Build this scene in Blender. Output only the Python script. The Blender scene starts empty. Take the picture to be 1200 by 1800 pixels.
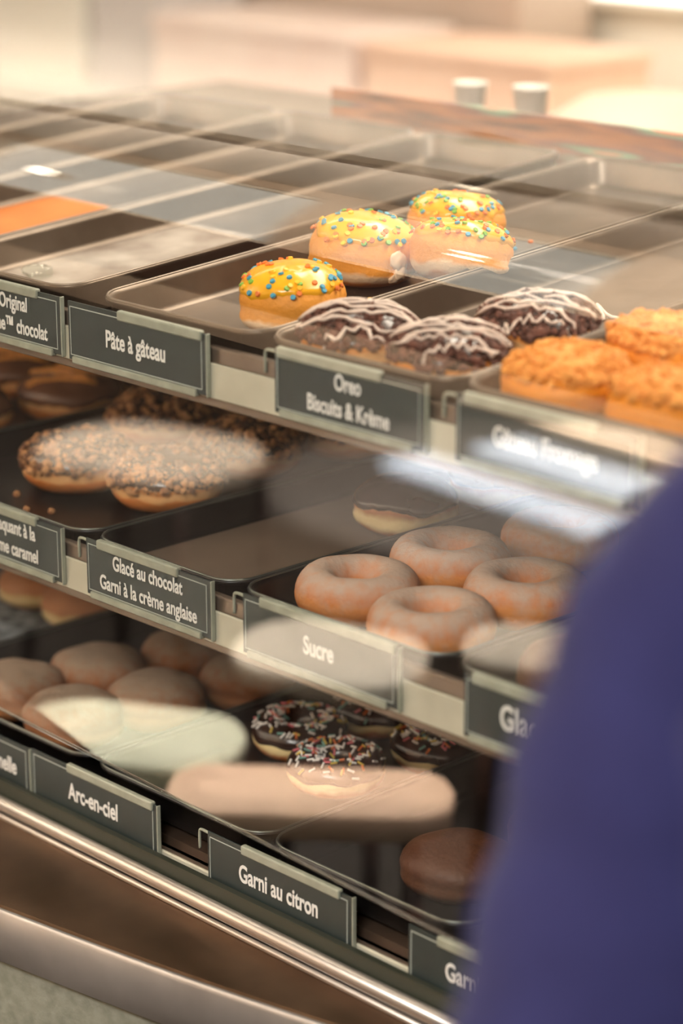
import bpy, bmesh, math, random
from mathutils import Vector, Matrix, noise
random.seed(7)
SC = bpy.context.scene
COL = SC.collection
R = math.radians

# ------------------------------------------------------------------ camera
CAM = Vector((1.45148, -1.17359, 1.54654))
FW = Vector((-0.689337, 0.661853, -0.29456))
RT = Vector((0.692581, 0.721340, 0.0))
UP = RT.cross(FW)
cd = bpy.data.cameras.new('camera')
cam = bpy.data.objects.new('camera', cd); COL.objects.link(cam)
m = Matrix((RT, UP, -FW)).transposed().to_4x4(); m.translation = CAM
cam.matrix_world = m
cd.sensor_fit = 'VERTICAL'; cd.sensor_height = 36.0; cd.sensor_width = 24.0; cd.lens = 85.0
cd.dof.use_dof = True; cd.dof.focus_distance = 1.97; cd.dof.aperture_fstop = 3.0
cd.clip_start = 0.05
SC.camera = cam

# ------------------------------------------------------------------ light
w = bpy.data.worlds.new('world'); SC.world = w; w.use_nodes = True
bg = w.node_tree.nodes['Background']
bg.inputs[0].default_value = (1.0, 0.93, 0.82, 1); bg.inputs[1].default_value = 2.7
SC.view_settings.view_transform = 'Standard'; SC.view_settings.look = 'None'
SC.view_settings.gamma = 1; SC.view_settings.exposure = 0.15
SC.cycles.use_denoising = True
SC.cycles.max_bounces = 10; SC.cycles.transparent_max_bounces = 16
SC.cycles.caustics_reflective = False; SC.cycles.caustics_refractive = False

def area(name, loc, target, sx, sy, power, col):
    l = bpy.data.lights.new(name, 'AREA'); l.shape = 'RECTANGLE'; l.size = sx; l.size_y = sy
    l.energy = power; l.color = col
    o = bpy.data.objects.new(name, l); COL.objects.link(o); o.location = loc
    d = Vector(target) - Vector(loc); o.rotation_euler = d.to_track_quat('-Z', 'Y').to_euler()
    return o
area('overhead_fill_light', (0.3, 0.9, 2.5), (0.1, 0.35, 1.0), 2.4, 0.5, 46, (1.0, 0.89, 0.74))  # overhead fill added above the case, no panel is built
area('counter_fill_light', (-1.2, 1.5, 2.5), (-1.6, 2.3, 0.8), 3.0, 0.4, 40, (1.0, 0.95, 0.87))  # added to brighten the back counter, without any fixture
area('wall_fill_light', (-2.6, -2.1, 2.5), (-2.8, -3.3, .5), 5.0, 0.15, 190, (1.0, 0.86, 0.72))  # added to brighten the wainscot mirrored in the glass
area('hall_fill_light', (1.2, -1.9, 2.5), (1.0, -0.7, 0.9), 1.2, 0.4, 55, (1.0, 0.96, 0.91))  # added to brighten the front of the case, without any fixture

# ------------------------------------------------------------------ materials
def nd(nt, t, **kw):
    n = nt.nodes.new(t)
    for k, v in kw.items(): setattr(n, k, v)
    return n
MATS = {}
def mat(name, col, rough=0.5, metal=0.0, col2=None, scale=30.0, bump=0.0, bscale=None, spec=0.5, coat=0.0, detail=4.0,
        sheen=0.0, sss=0.0, stretch=None, lo=0.35, hi=0.65):
    if name in MATS: return MATS[name]
    mt = bpy.data.materials.new(name); mt.use_nodes = True; nt = mt.node_tree
    b = nt.nodes['Principled BSDF']
    b.inputs['Base Color'].default_value = (*col, 1); b.inputs['Roughness'].default_value = rough
    b.inputs['Metallic'].default_value = metal; b.inputs['Specular IOR Level'].default_value = spec
    b.inputs['Coat Weight'].default_value = coat; b.inputs['Coat Roughness'].default_value = 0.1
    if sheen: b.inputs['Sheen Weight'].default_value = sheen
    if sss:
        b.inputs['Subsurface Weight'].default_value = sss; b.inputs['Subsurface Radius'].default_value = (0.01, 0.006, 0.003)
    tc = nd(nt, 'ShaderNodeTexCoord'); mp = nd(nt, 'ShaderNodeMapping')
    if stretch: mp.inputs['Scale'].default_value = stretch
    nt.links.new(tc.outputs['Object'], mp.inputs['Vector'])
    if col2 is not None:
        nz = nd(nt, 'ShaderNodeTexNoise'); nz.inputs['Scale'].default_value = scale; nz.inputs['Detail'].default_value = detail
        rp = nd(nt, 'ShaderNodeValToRGB')
        rp.color_ramp.elements[0].position = lo; rp.color_ramp.elements[1].position = hi
        rp.color_ramp.elements[0].color = (*col, 1); rp.color_ramp.elements[1].color = (*col2, 1)
        nt.links.new(mp.outputs['Vector'], nz.inputs['Vector']); nt.links.new(nz.outputs['Fac'], rp.inputs['Fac'])
        nt.links.new(rp.outputs['Color'], b.inputs['Base Color'])
    if bump:
        n2 = nd(nt, 'ShaderNodeTexNoise'); n2.inputs['Scale'].default_value = bscale or scale; n2.inputs['Detail'].default_value = 3
        bp = nd(nt, 'ShaderNodeBump'); bp.inputs['Strength'].default_value = bump; bp.inputs['Distance'].default_value = 0.002
        nt.links.new(mp.outputs['Vector'], n2.inputs['Vector']); nt.links.new(n2.outputs['Fac'], bp.inputs['Height'])
        nt.links.new(bp.outputs['Normal'], b.inputs['Normal'])
    MATS[name] = mt
    return mt
def dough(name, dark, pale, base, zc, zw, rough=0.55, powder=None):
    """fried dough: golden crust with a paler proof line round the middle; optional powder on the upper side"""
    if name in MATS: return MATS[name]
    mt = mat(name, dark, rough, 0, None, bump=0.45, bscale=240, spec=0.35, sss=0.0)
    nt = mt.node_tree; b = nt.nodes['Principled BSDF']
    tc = nd(nt, 'ShaderNodeTexCoord'); sx = nd(nt, 'ShaderNodeSeparateXYZ'); nt.links.new(tc.outputs['Object'], sx.inputs[0])
    nz = nd(nt, 'ShaderNodeTexNoise'); nz.inputs['Scale'].default_value = 45; nt.links.new(tc.outputs['Object'], nz.inputs['Vector'])
    ma = nd(nt, 'ShaderNodeMath', operation='MULTIPLY_ADD'); ma.inputs[1].default_value = 0.012; 
    nt.links.new(nz.outputs['Fac'], ma.inputs[0]); nt.links.new(sx.outputs['Z'], ma.inputs[2])
    mr = nd(nt, 'ShaderNodeMapRange'); mr.inputs['From Min'].default_value = 0.006; mr.inputs['From Max'].default_value = 0.056
    nt.links.new(ma.outputs[0], mr.inputs['Value'])
    rp = nd(nt, 'ShaderNodeValToRGB'); e = rp.color_ramp.elements
    e[0].position = 0.0; e[0].color = (*base, 1); e[1].position = 1.0; e[1].color = (*dark, 1)
    for p, c in ((zc - zw, base), (zc - zw * .4, pale), (zc + zw * .4, pale), (zc + zw, dark)):
        x = e.new(min(max(p, 0.001), .999)); x.color = (*c, 1)
    nt.links.new(mr.outputs[0], rp.inputs['Fac'])
    out = rp.outputs['Color']
    if powder:
        n3 = nd(nt, 'ShaderNodeTexNoise'); n3.inputs['Scale'].default_value = 110; n3.inputs['Detail'].default_value = 6
        nt.links.new(tc.outputs['Object'], n3.inputs['Vector'])
        a2 = nd(nt, 'ShaderNodeMath', operation='MULTIPLY_ADD'); a2.inputs[1].default_value = 0.028
        nt.links.new(n3.outputs['Fac'], a2.inputs[0]); nt.links.new(sx.outputs['Z'], a2.inputs[2])
        r2 = nd(nt, 'ShaderNodeMapRange'); r2.inputs['From Min'].default_value = powder[1]; r2.inputs['From Max'].default_value = powder[2]
        nt.links.new(a2.outputs[0], r2.inputs['Value'])
        mx = nd(nt, 'ShaderNodeMix', data_type='RGBA'); mx.inputs['B'].default_value = (*powder[0], 1)
        nt.links.new(r2.outputs[0], mx.inputs['Factor']); nt.links.new(out, mx.inputs['A']); out = mx.outputs['Result']
    nt.links.new(out, b.inputs['Base Color'])
    return mt
def glass(name, tint, k):
    mt = bpy.data.materials.new(name); mt.use_nodes = True; nt = mt.node_tree; nt.nodes.clear()
    o = nd(nt, 'ShaderNodeOutputMaterial'); mx = nd(nt, 'ShaderNodeMixShader')
    t = nd(nt, 'ShaderNodeBsdfTransparent'); t.inputs[0].default_value = (*tint, 1)
    g = nd(nt, 'ShaderNodeBsdfGlossy'); g.inputs['Roughness'].default_value = 0.0; g.inputs[0].default_value = (1, 1, 1, 1)
    f = nd(nt, 'ShaderNodeFresnel'); ge = nd(nt, 'ShaderNodeNewGeometry')      # same reflectance from either side of a thin sheet
    io = nd(nt, 'ShaderNodeMapRange'); io.inputs['To Min'].default_value = 1.5; io.inputs['To Max'].default_value = 1 / 1.5
    nt.links.new(ge.outputs['Backfacing'], io.inputs['Value']); nt.links.new(io.outputs[0], f.inputs[0])
    mm = nd(nt, 'ShaderNodeMath', operation='MULTIPLY'); mm.inputs[1].default_value = k; mm.use_clamp = True
    nt.links.new(f.outputs[0], mm.inputs[0]); nt.links.new(mm.outputs[0], mx.inputs[0])
    nt.links.new(t.outputs[0], mx.inputs[1]); nt.links.new(g.outputs[0], mx.inputs[2]); nt.links.new(mx.outputs[0], o.inputs[0])
    MATS[name] = mt; return mt
def emit(name, col, s):
    mt = bpy.data.materials.new(name); mt.use_nodes = True; nt = mt.node_tree; b = nt.nodes['Principled BSDF']
    b.inputs['Base Color'].default_value = (*col, 1); b.inputs['Emission Color'].default_value = (*col, 1); b.inputs['Emission Strength'].default_value = s
    MATS[name] = mt; return mt

def c8(r, g, b):
    f = lambda v: (v / 255 / 12.92) if v / 255 <= 0.04045 else ((v / 255 + 0.055) / 1.055) ** 2.4
    return (f(r), f(g), f(b))

M_glass = glass('clear_glass', (0.965, 0.98, 0.97), 2.1)
M_acryl = glass('clear_acrylic', (0.9, 0.93, 0.91), 1.3)
M_steel = mat('brushed_steel', c8(205, 198, 190), 0.34, 0.8, c8(180, 172, 164), 8, stretch=(1, 40, 40))
M_ledge = mat('worn_steel_ledge', c8(134, 108, 86), 0.36, 1.0, c8(92, 72, 56), 6, bump=0.05, bscale=15)
M_apron = mat('steel_apron', c8(186, 184, 182), 0.42, 0.7, c8(162, 159, 156), 10)
M_traytop = mat('greased_aluminium', c8(110, 97, 85), 0.34, 0.7, c8(88, 76, 64), 14, bump=0.04, bscale=60)
M_traydark = mat('dark_baking_tray', c8(44, 42, 42), 0.28, 0.35, c8(30, 28, 28), 18, bump=0.05, bscale=60)
M_rimd = mat('tray_rim_grey', c8(120, 124, 118), 0.3, 0.8)  # lighter than the dark trays, edge glints put into the colour
M_rimt = mat('tray_rim_steel', c8(128, 116, 104), 0.42, 0.8)
M_brownp = mat('brown_tray_liner', c8(108, 92, 78), 0.6, 0, c8(92, 78, 66), 8)
M_sugarp = mat('grey_sugar_dusting', c8(150, 160, 166), 0.8, 0, c8(60, 66, 72), 60)
M_paper = mat('sugary_tray_liner', c8(200, 190, 178), 0.45, 0.0, c8(128, 112, 100), 14)
M_orangel = mat('orange_liner', c8(226, 140, 70), 0.6, 0, c8(212, 120, 52), 12)
M_card = mat('charcoal_card', c8(44, 55, 54), 0.45, 0, c8(40, 50, 50), 40)
M_white = mat('white_lettering', c8(240, 240, 235), 0.6)
M_line = mat('pale_border_line', c8(190, 198, 190), 0.6)
M_clip = mat('pale_clip', c8(168, 172, 156), 0.4, 0.0, c8(150, 154, 138), 60)
M_rail = mat('taupe_shelf_lip', c8(132, 116, 102), 0.4, 0.5, c8(116, 100, 86), 12)
M_chan = mat('cream_price_channel', c8(205, 202, 182), 0.45, 0, c8(190, 186, 166), 20)
M_shelf = mat('brown_shelf', c8(86, 70, 58), 0.4, 0.3, c8(70, 56, 46), 10)
M_seal = mat('dark_green_seal', c8(52, 56, 46), 0.4)
M_base = mat('grey_green_panel', c8(140, 144, 132), 0.75, 0, c8(122, 126, 114), 90, bump=0.2, bscale=220)
M_rear = mat('brown_rear_panel', c8(96, 78, 64), 0.4, 0.1, c8(80, 64, 52), 5)
M_led = emit('added_warm_led', (1.0, 0.88, 0.7), 11.0)
M_led2 = emit('added_warm_led_dim', (1.0, 0.85, 0.66), 8.0)

M_yel = mat('yellow_icing', c8(250, 182, 30), 0.22, 0, c8(246, 170, 22), 20, spec=0.5, coat=0.3)
M_choc = mat('chocolate_icing', c8(58, 34, 26), 0.25, 0, c8(44, 26, 20), 30, coat=0.3)
M_milk = mat('milk_chocolate_glaze', c8(134, 92, 70), 0.25, 0, c8(112, 74, 54), 25, coat=0.3)
M_cookie = mat('dark_cookie_crumb', c8(112, 68, 52), 0.75, 0, c8(66, 40, 32), 120)
M_driz = mat('white_drizzle', c8(226, 204, 188), 0.4)
M_crumb = mat('caramel_crumb', c8(196, 142, 92), 0.7, 0, c8(140, 90, 52), 70, lo=.4, hi=.6)
M_crumbd = mat('dark_caramel_crumb', c8(120, 74, 40), 0.7, 0, c8(66, 38, 22), 70)
M_gold = mat('golden_crumble', c8(232, 160, 78), 0.75, 0, c8(206, 126, 46), 120)
M_carst = mat('caramel_drizzle', c8(226, 150, 66), 0.35)
M_d_yel = dough('golden_dough', c8(234, 154, 58), c8(240, 205, 165), c8(205, 125, 50), 0.24, 0.12)
M_d_car = dough('tan_dough', c8(212, 138, 74), c8(222, 166, 108), c8(204, 124, 62), 0.42, 0.10)
M_d_org = dough('orange_dough', c8(232, 142, 34), c8(236, 160, 64), c8(218, 122, 26), 0.3, 0.12)
M_d_oreo = dough('brown_gold_dough', c8(214, 134, 56), c8(232, 178, 118), c8(150, 70, 34), 0.45, 0.12)
M_d_sug = dough('sugared_ring_dough', c8(196, 116, 58), c8(206, 134, 76), c8(204, 118, 50), 0.35, 0.15, 0.8, (c8(182, 158, 142), 0.030, 0.050))
M_d_cin = dough('cinnamon_dough', c8(140, 88, 54), c8(160, 106, 66), c8(150, 92, 50), 0.35, 0.15, 0.9, (c8(142, 122, 104), 0.044, 0.062))
M_d_pale = dough('pale_glazed_dough', c8(196, 138, 96), c8(236, 214, 160), c8(190, 110, 56), 0.35, 0.2)
M_d_dark = dough('dimmed_brown_dough', c8(86, 52, 34), c8(92, 58, 38), c8(70, 42, 26), 0.4, 0.15)  # dough colour darkened to carry the dimness of the bottom shelf
SPR = [mat('orange_sprinkle', c8(232, 120, 44), .5), mat('blue_sprinkle', c8(58, 150, 180), .5), mat('green_sprinkle', c8(120, 176, 60), .5), mat('yellow_sprinkle', c8(248, 190, 40), .5)]
ROD = [mat('white_rod', c8(248, 242, 236), .5), mat('pink_rod', c8(214, 110, 120), .5), mat('orange_rod', c8(226, 120, 60), .5), mat('teal_rod', c8(120, 170, 160), .5), mat('yellow_rod', c8(220, 190, 90), .5)]
M_navy = mat('navy_cotton', c8(42, 43, 86), 0.9, 0, c8(38, 38, 78), 30, spec=0.2, sheen=0.08, bump=0.1, bscale=600)
M_trou = mat('charcoal_trousers', c8(50, 48, 52), 0.85)
M_skin = mat('skin', c8(205, 150, 122), 0.5)
M_hair = mat('dark_brown_hair', c8(58, 40, 30), 0.55, 0, c8(40, 28, 22), 40)
M_shoe = mat('black_shoe', c8(30, 30, 32), 0.5)

# ------------------------------------------------------------------ object helpers
def link(name, me, mats, parent=None, smooth=True):
    for mt in (mats if isinstance(mats, (list, tuple)) else [mats]): me.materials.append(mt)
    o = bpy.data.objects.new(name, me); COL.objects.link(o)
    if parent: o.parent = parent
    if smooth:
        for p in me.polygons: p.use_smooth = True
    return o
def obj(name, bm, mats, parent=None, smooth=True):
    bmesh.ops.recalc_face_normals(bm, faces=bm.faces[:])
    me = bpy.data.meshes.new(name); bm.to_mesh(me); bm.free()
    return link(name, me, mats, parent, smooth)
def tag(o, label, cat, group=None, kind=None):
    o['label'] = label; o['category'] = cat
    if group: o['group'] = group
    if kind: o['kind'] = kind
    return o
def empty(name, loc=(0, 0, 0), rot=(0, 0, 0)):
    o = bpy.data.objects.new(name, None); COL.objects.link(o); o.location = loc; o.rotation_euler = rot; o.empty_display_size = .05
    return o
def struct(name, bm, mt, smooth=False):
    o = obj(name, bm, mt, None, smooth); o['kind'] = 'structure'; return o
def copy_tree(o, loc, rot, scale=1.0):
    r = o.copy(); COL.objects.link(r); r.location = loc; r.rotation_euler = rot; r.scale = (scale,) * 3
    for ch in o.children:
        c = ch.copy(); COL.objects.link(c); c.parent = r
        for g in ch.children:
            d = g.copy(); COL.objects.link(d); d.parent = c
    return r
def bx(bm, x0, x1, y0, y1, z0, z1, bev=0.0, mi=0):
    r = bmesh.ops.create_cube(bm, size=1.0)
    for v in r['verts']:
        v.co = Vector(((x0 + x1) / 2 + v.co.x * (x1 - x0), (y0 + y1) / 2 + v.co.y * (y1 - y0), (z0 + z1) / 2 + v.co.z * (z1 - z0)))
    fs = list({f for v in r['verts'] for f in v.link_faces})
    for f in fs: f.material_index = mi
    if bev:
        bmesh.ops.bevel(bm, geom=list({e for f in fs for e in f.edges}), offset=bev, segments=3, profile=0.5, affect='EDGES')
def box(*a, bev=0.0):
    bm = bmesh.new(); bx(bm, *a, bev=bev); return bm
def tube(bm, pts, r, n=8, taper=None):
    pts = [Vector(p) for p in pts]; rings = []
    for i, p in enumerate(pts):
        t = (pts[min(i + 1, len(pts) - 1)] - pts[max(i - 1, 0)]).normalized()
        a = t.orthogonal() if i == 0 else (pa - t * pa.dot(t))
        a.normalize(); pa = a; b = t.cross(a)
        rr = taper[i] if taper else r
        rings.append([bm.verts.new(p + (a * math.cos(2 * math.pi * k / n) + b * math.sin(2 * math.pi * k / n)) * rr) for k in range(n)])
    for r0, r1 in zip(rings, rings[1:]):
        for k in range(n): bm.faces.new((r0[k], r0[(k + 1) % n], r1[(k + 1) % n], r1[k]))
    bm.faces.new(rings[0][::-1]); bm.faces.new(rings[-1])
def loft(bm, rings, cap=True, closed=False):
    vs = [[bm.verts.new(p) for p in r] for r in rings]; n = len(vs[0])
    pairs = list(zip(vs, vs[1:])) + ([(vs[-1], vs[0])] if closed else [])
    for a, b in pairs:
        for k in range(n): bm.faces.new((a[k], a[(k + 1) % n], b[(k + 1) % n], b[k]))
    if cap and not closed: bm.faces.new(vs[0][::-1]); bm.faces.new(vs[-1])

# ------------------------------------------------------------------ room
XL, XR, YF, YB, ZC = -8.0, 3.6, -3.2, 2.9, 2.6
M_floor = mat('brown_floor', c8(40, 36, 33), 0.6, 0, c8(34, 30, 27), 3, spec=0.15)
M_ceil = mat('white_ceiling', c8(236, 226, 212), 0.8)
M_cream = mat('cream_wall', c8(234, 228, 214), 0.8, 0, c8(228, 220, 206), 2)
M_beige = mat('beige_wainscot', c8(206, 184, 160), 0.7, 0, c8(196, 172, 148), 2)
M_wood = mat('dark_wood_band', c8(62, 36, 26), 0.5, 0, c8(48, 28, 20), 5, stretch=(1, 20, 20))
struct('floor', box(XL, XR, YF - .1, YB + .1, -.1, 0), M_floor)
struct('ceiling', box(XL, XR, YF - .1, YB + .1, ZC, ZC + .1), M_ceil)
struct('wall_back', box(XL, XR, YB, YB + .1, 0, ZC), M_cream)
struct('wall_left', box(XL - .1, XL, YF - .1, YB + .1, 0, ZC), M_cream)
struct('wall_right', box(XR, XR + .1, YF - .1, YB + .1, 0, ZC), M_cream)
bm = bmesh.new(); bx(bm, XL, XR, YF - .1, YF, 0, 1.66); bx(bm, XL, XR, YF - .1, YF, 2.5, ZC)
bx(bm, -2.75, XR, YF - .1, YF, 1.66, 2.5)
for x in (XL + .1, -6.0, -3.95): bx(bm, x - .1, x + .1, YF - .1, YF, 1.66, 2.5)
struct('wall_front', bm, M_beige)
struct('trim_1', box(XL, XR, YF, YF + .03, .78, 1.66, bev=.004), M_wood)
M_frame = mat('cream_window_frame', c8(224, 214, 196), 0.5)
for i, (a, b) in enumerate(((-7.8, -6.1), (-5.9, -4.05), (-3.85, -2.75))):
    bm = bmesh.new()
    for x in (a, b - .04): bx(bm, x, x + .04, YF - .06, YF - .02, 1.66, 2.5)
    for z in (1.66, 2.46): bx(bm, a, b, YF - .06, YF - .02, z, z + .04)
    f = struct('window_%d' % (i + 1), bm, M_frame)
    obj('pane', box(a + .04, b - .04, YF - .045, YF - .04, 1.70, 2.46), M_glass, f, False)

# ------------------------------------------------------------------ display case
case = empty('display_case', (0.1, 0.35, 0))
tag(case, 'long glass fronted pastry display case with three shelves of doughnut trays', 'display case')
def part(name, bm, mt, smooth=False):
    o = obj(name, bm, mt, case, smooth); o.matrix_parent_inverse = Matrix.Translation((-0.1, -0.35, 0)); return o
X0, X1 = -0.95, 0.78
T5 = math.tan(R(4.3))
FLOOR_T = lambda y: 1.1085 + y * T5         # tray floor heights
FLOOR_M, FLOOR_B = 0.905, 0.692
# shelves
bm = bmesh.new(); bx(bm, X0, X1, 0.012, 0.66, -.008, 0)
for v in bm.verts: v.co.z += 1.1055 + v.co.y * T5
part('shelf', bm, M_shelf)
part('shelf', box(X0, X1, 0.012, 0.66, .892, .900), M_shelf)
part('shelf', box(X0, X1, 0.012, 0.66, .679, .687), M_shelf)
for zt in (1.135, .934, .717):
    part('shelf_rail', box(X0, X1, .004, .012, zt - .060, zt - (.040 if zt < .8 else .012), bev=.002), M_rail)
    part('price_channel', box(X0, X1, .001, .004, zt - (.046 if zt < .8 else .052), zt - (.038 if zt < .8 else .024), bev=.0012), M_chan)
part('rear_panel', box(X0, X1, .67, .69, .2, 1.13), M_rear)
part('end_panel', box(X1, X1 + .02, -.02, .69, .0, 1.1), M_rear)
part('end_panel', box(X0 - .02, X0, .02, .69, .0, 1.1), M_rear)
for z, mt in ((1.082, M_led), (.880, M_led2)):  # unseen glowing strips added to brighten the two lower shelves
    part('added_light_strip', box(X0 + .05, X1 - .05, .018, .026, z, z + .008), mt)
part('back_ledge', box(X0, X1, .67, .92, 1.13, 1.155, bev=.003), M_rail)
# base and front sill
part('base_panel', box(X0, X1, -.02, .66, 0, .60), M_base)
part('glass_channel', box(X0, X1, -.010, -.004, .655, .679), M_seal)
bm = bmesh.new(); tube(bm, [(X0, -.016, .6615), (X1, -.016, .6615)], .0065, 16)
tube(bm, [(X0, -.021, .6525), (X1, -.021, .6525)], .003, 10)
part('sill_rod', bm, M_steel, True)
edge = [(-.95, -.225), (-.6, -.2), (-.3, -.168), (-.043, -.127), (.136, -.097), (.292, -.064), (.388, -.042), (.5, -.028), (.78, -.028)]
def curve(pts, n=8):
    out = []
    for i in range(len(pts) - 1):
        p0 = pts[max(i - 1, 0)]; p1 = pts[i]; p2 = pts[i + 1]; p3 = pts[min(i + 2, len(pts) - 1)]
        for k in range(n):
            t = k / n
            out.append(tuple(.5 * (2 * b + (c - a) * t + (2 * a - 5 * b + 4 * c - d) * t * t + (3 * b - a - 3 * c + d) * t ** 3) for a, b, c, d in zip(p0, p1, p2, p3)))
    out.append(tuple(pts[-1])); return out
ed = curve(edge)
bm = bmesh.new()
prof = lambda x, y: [(x, -.004, .651), (x, y + .004, .651), (x, y + .001, .650), (x, y, .647), (x, y, .643), (x, -.004, .643)]
loft(bm, [prof(*p) for p in ed]); part('front_ledge', bm, M_ledge, False)
bm = bmesh.new()
prof = lambda x, y: [(x, y - .0005, .651), (x, y - .003, .650), (x, y - .004, .646), (x, y - .004, .604), (x, y, .602), (x, y + .004, .604), (x, y + .0, .645)]
loft(bm, [prof(*p) for p in ed]); part('ledge_apron', bm, M_apron, True)
bm = bmesh.new()
loft(bm, [[(x, y + .006, .605), (x, y + .006, .0), (x, y + .012, .0), (x, y + .012, .605)] for x, y in ed]); part('front_panel', bm, M_base)
# curved front glass: upright, then bending back over the top shelf
pp = [(-.027 + .005 * k, .755 + .395 * k) for k in (0, .5, .9, .98, 1)]; a = 2.0; y, z = pp[-1]
while a < 48 or len(pp) < 30:
    a = min(a + 2.6, 48); y += .02 * math.sin(R(a)); z += .02 * math.cos(R(a)); pp.append((y, z))
bm = bmesh.new(); GX = (-.34, .95); vs = []
for y, z in pp: vs.append([bm.verts.new((x, y - .052 * x, z)) for x in GX])
for a_, b_ in zip(vs, vs[1:]): bm.faces.new((a_[0], a_[1], b_[1], b_[0]))
gl = part('front_glass', bm, M_glass, True)
bm = bmesh.new()
tube(bm, [(GX[0], pp[0][0] - .052 * GX[0], .7545), (GX[1], pp[0][0] - .052 * GX[1], .7545)], .0016, 6)
part('glass_edge', bm, M_acryl, True)

# ------------------------------------------------------------------ trays
def rrect(x0, x1, y0, y1, r, z, n=6):
    out = []
    for cx, cy, a0 in ((x1 - r, y1 - r, 0), (x0 + r, y1 - r, 90), (x0 + r, y0 + r, 180), (x1 - r, y0 + r, 270)):
        for k in range(n + 1):
            a = R(a0 + 90 * k / n); out.append((cx + r * math.cos(a), cy + r * math.sin(a), z))
    return out
def tray(x0, x1, y0, y1, z, tilt, mt, label, group, h=.023, floor=None):
    cx, cy = (x0 + x1) / 2, y0
    t = empty('baking_tray', (cx, cy, z), (tilt, 0, 0)); w = x1 - x0; l = y1 - y0
    ring = lambda d, zz, r: rrect(-w / 2 + d, w / 2 - d, d, l - d, max(r - d, .004), zz)
    bm = bmesh.new()
    loft(bm, [ring(.007, -.0015, .026), ring(.004, .002, .026), ring(.002, h - .003, .026), ring(-.001, h - .003, .026), ring(-.002, h - .0005, .026), ring(-.0005, h + .001, .026), ring(.002, h + .0005, .026), ring(.004, h - .003, .026),
              ring(.007, .005, .026), ring(.010, .001, .026), ring(.013, .0003, .026)])
    obj('tray_body', bm, mt, t, True)
    bm = bmesh.new(); rp_ = ring(.0003, h + .0008, .026); rp_ = rp_ + rp_[:1]; tube(bm, rp_, .0013, 6); obj('rim', bm, M_rimt if mt is M_traytop else M_rimd, t, True)
    if floor:
        ll = l if floor in (M_brownp, M_sugarp) else .30
        rg = lambda zz: rrect(-w / 2 + .016, w / 2 - .016, .016, ll - .016, .014, zz)
        bm = bmesh.new(); loft(bm, [rg(.0008), rg(.0014)]); obj('liner', bm, floor, t, False)
    tag(t, label, 'tray', group); return t
G = 'baking trays on the shelves'
TT = lambda x0, x1, lab, fl=None: tray(x0, x1, .016, .64, FLOOR_T(.016), R(4.3), M_traytop, lab, G, h=.027, floor=fl)
TT(-.735, -.525, 'grey tray farthest left on the sloping top shelf')
TT(-.520, -.312, 'tray with an orange liner at the left of the top shelf', M_orangel)
TT(-.306, -.212 + .1, 'sugar dusted pale tray behind the Original card', M_paper)
TT(-.105 + .03, .122, 'grey tray holding the four yellow iced doughnuts')
TT(.128, .326, 'grey tray of white drizzled dark cookie doughnuts')
TT(.329, .580, 'grey tray of golden crumble topped doughnuts at right')
TM = lambda x0, x1, lab, fl=None: tray(x0, x1, .016, .52, FLOOR_M, 0, M_traydark, lab, G, floor=fl)
TM(-.80, -.421, 'dark middle shelf tray of striped milk chocolate doughnuts')
TM(-.417, -.099, 'dark middle shelf tray of caramel crumb doughnuts')
TM(-.093, .087, 'dark middle shelf tray nearly empty behind the Glacé au chocolat card', M_brownp)
TM(.092, .318, 'dark middle shelf tray of sugared rings')
TM(.325, .56, 'dark middle shelf tray at right, mostly behind the navy shirt')
TB = lambda x0, x1, lab, fl=None: tray(x0, x1, .016, .52, FLOOR_B, 0, M_traydark, lab, G, h=.028, floor=fl)
TB(-.75, -.40, 'dark bottom shelf tray of pale glazed doughnuts at left', M_sugarp)
TB(-.393, -.108, 'dark bottom shelf tray of cinnamon dusted doughnuts')
TB(-.103, .118, 'dark bottom shelf tray of rainbow sprinkled chocolate doughnuts')
TB(.122, .34, 'dark bottom shelf tray behind the Garni au citron card')
TB(.347, .57, 'dark bottom shelf tray at the far right by the navy shirt')

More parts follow.
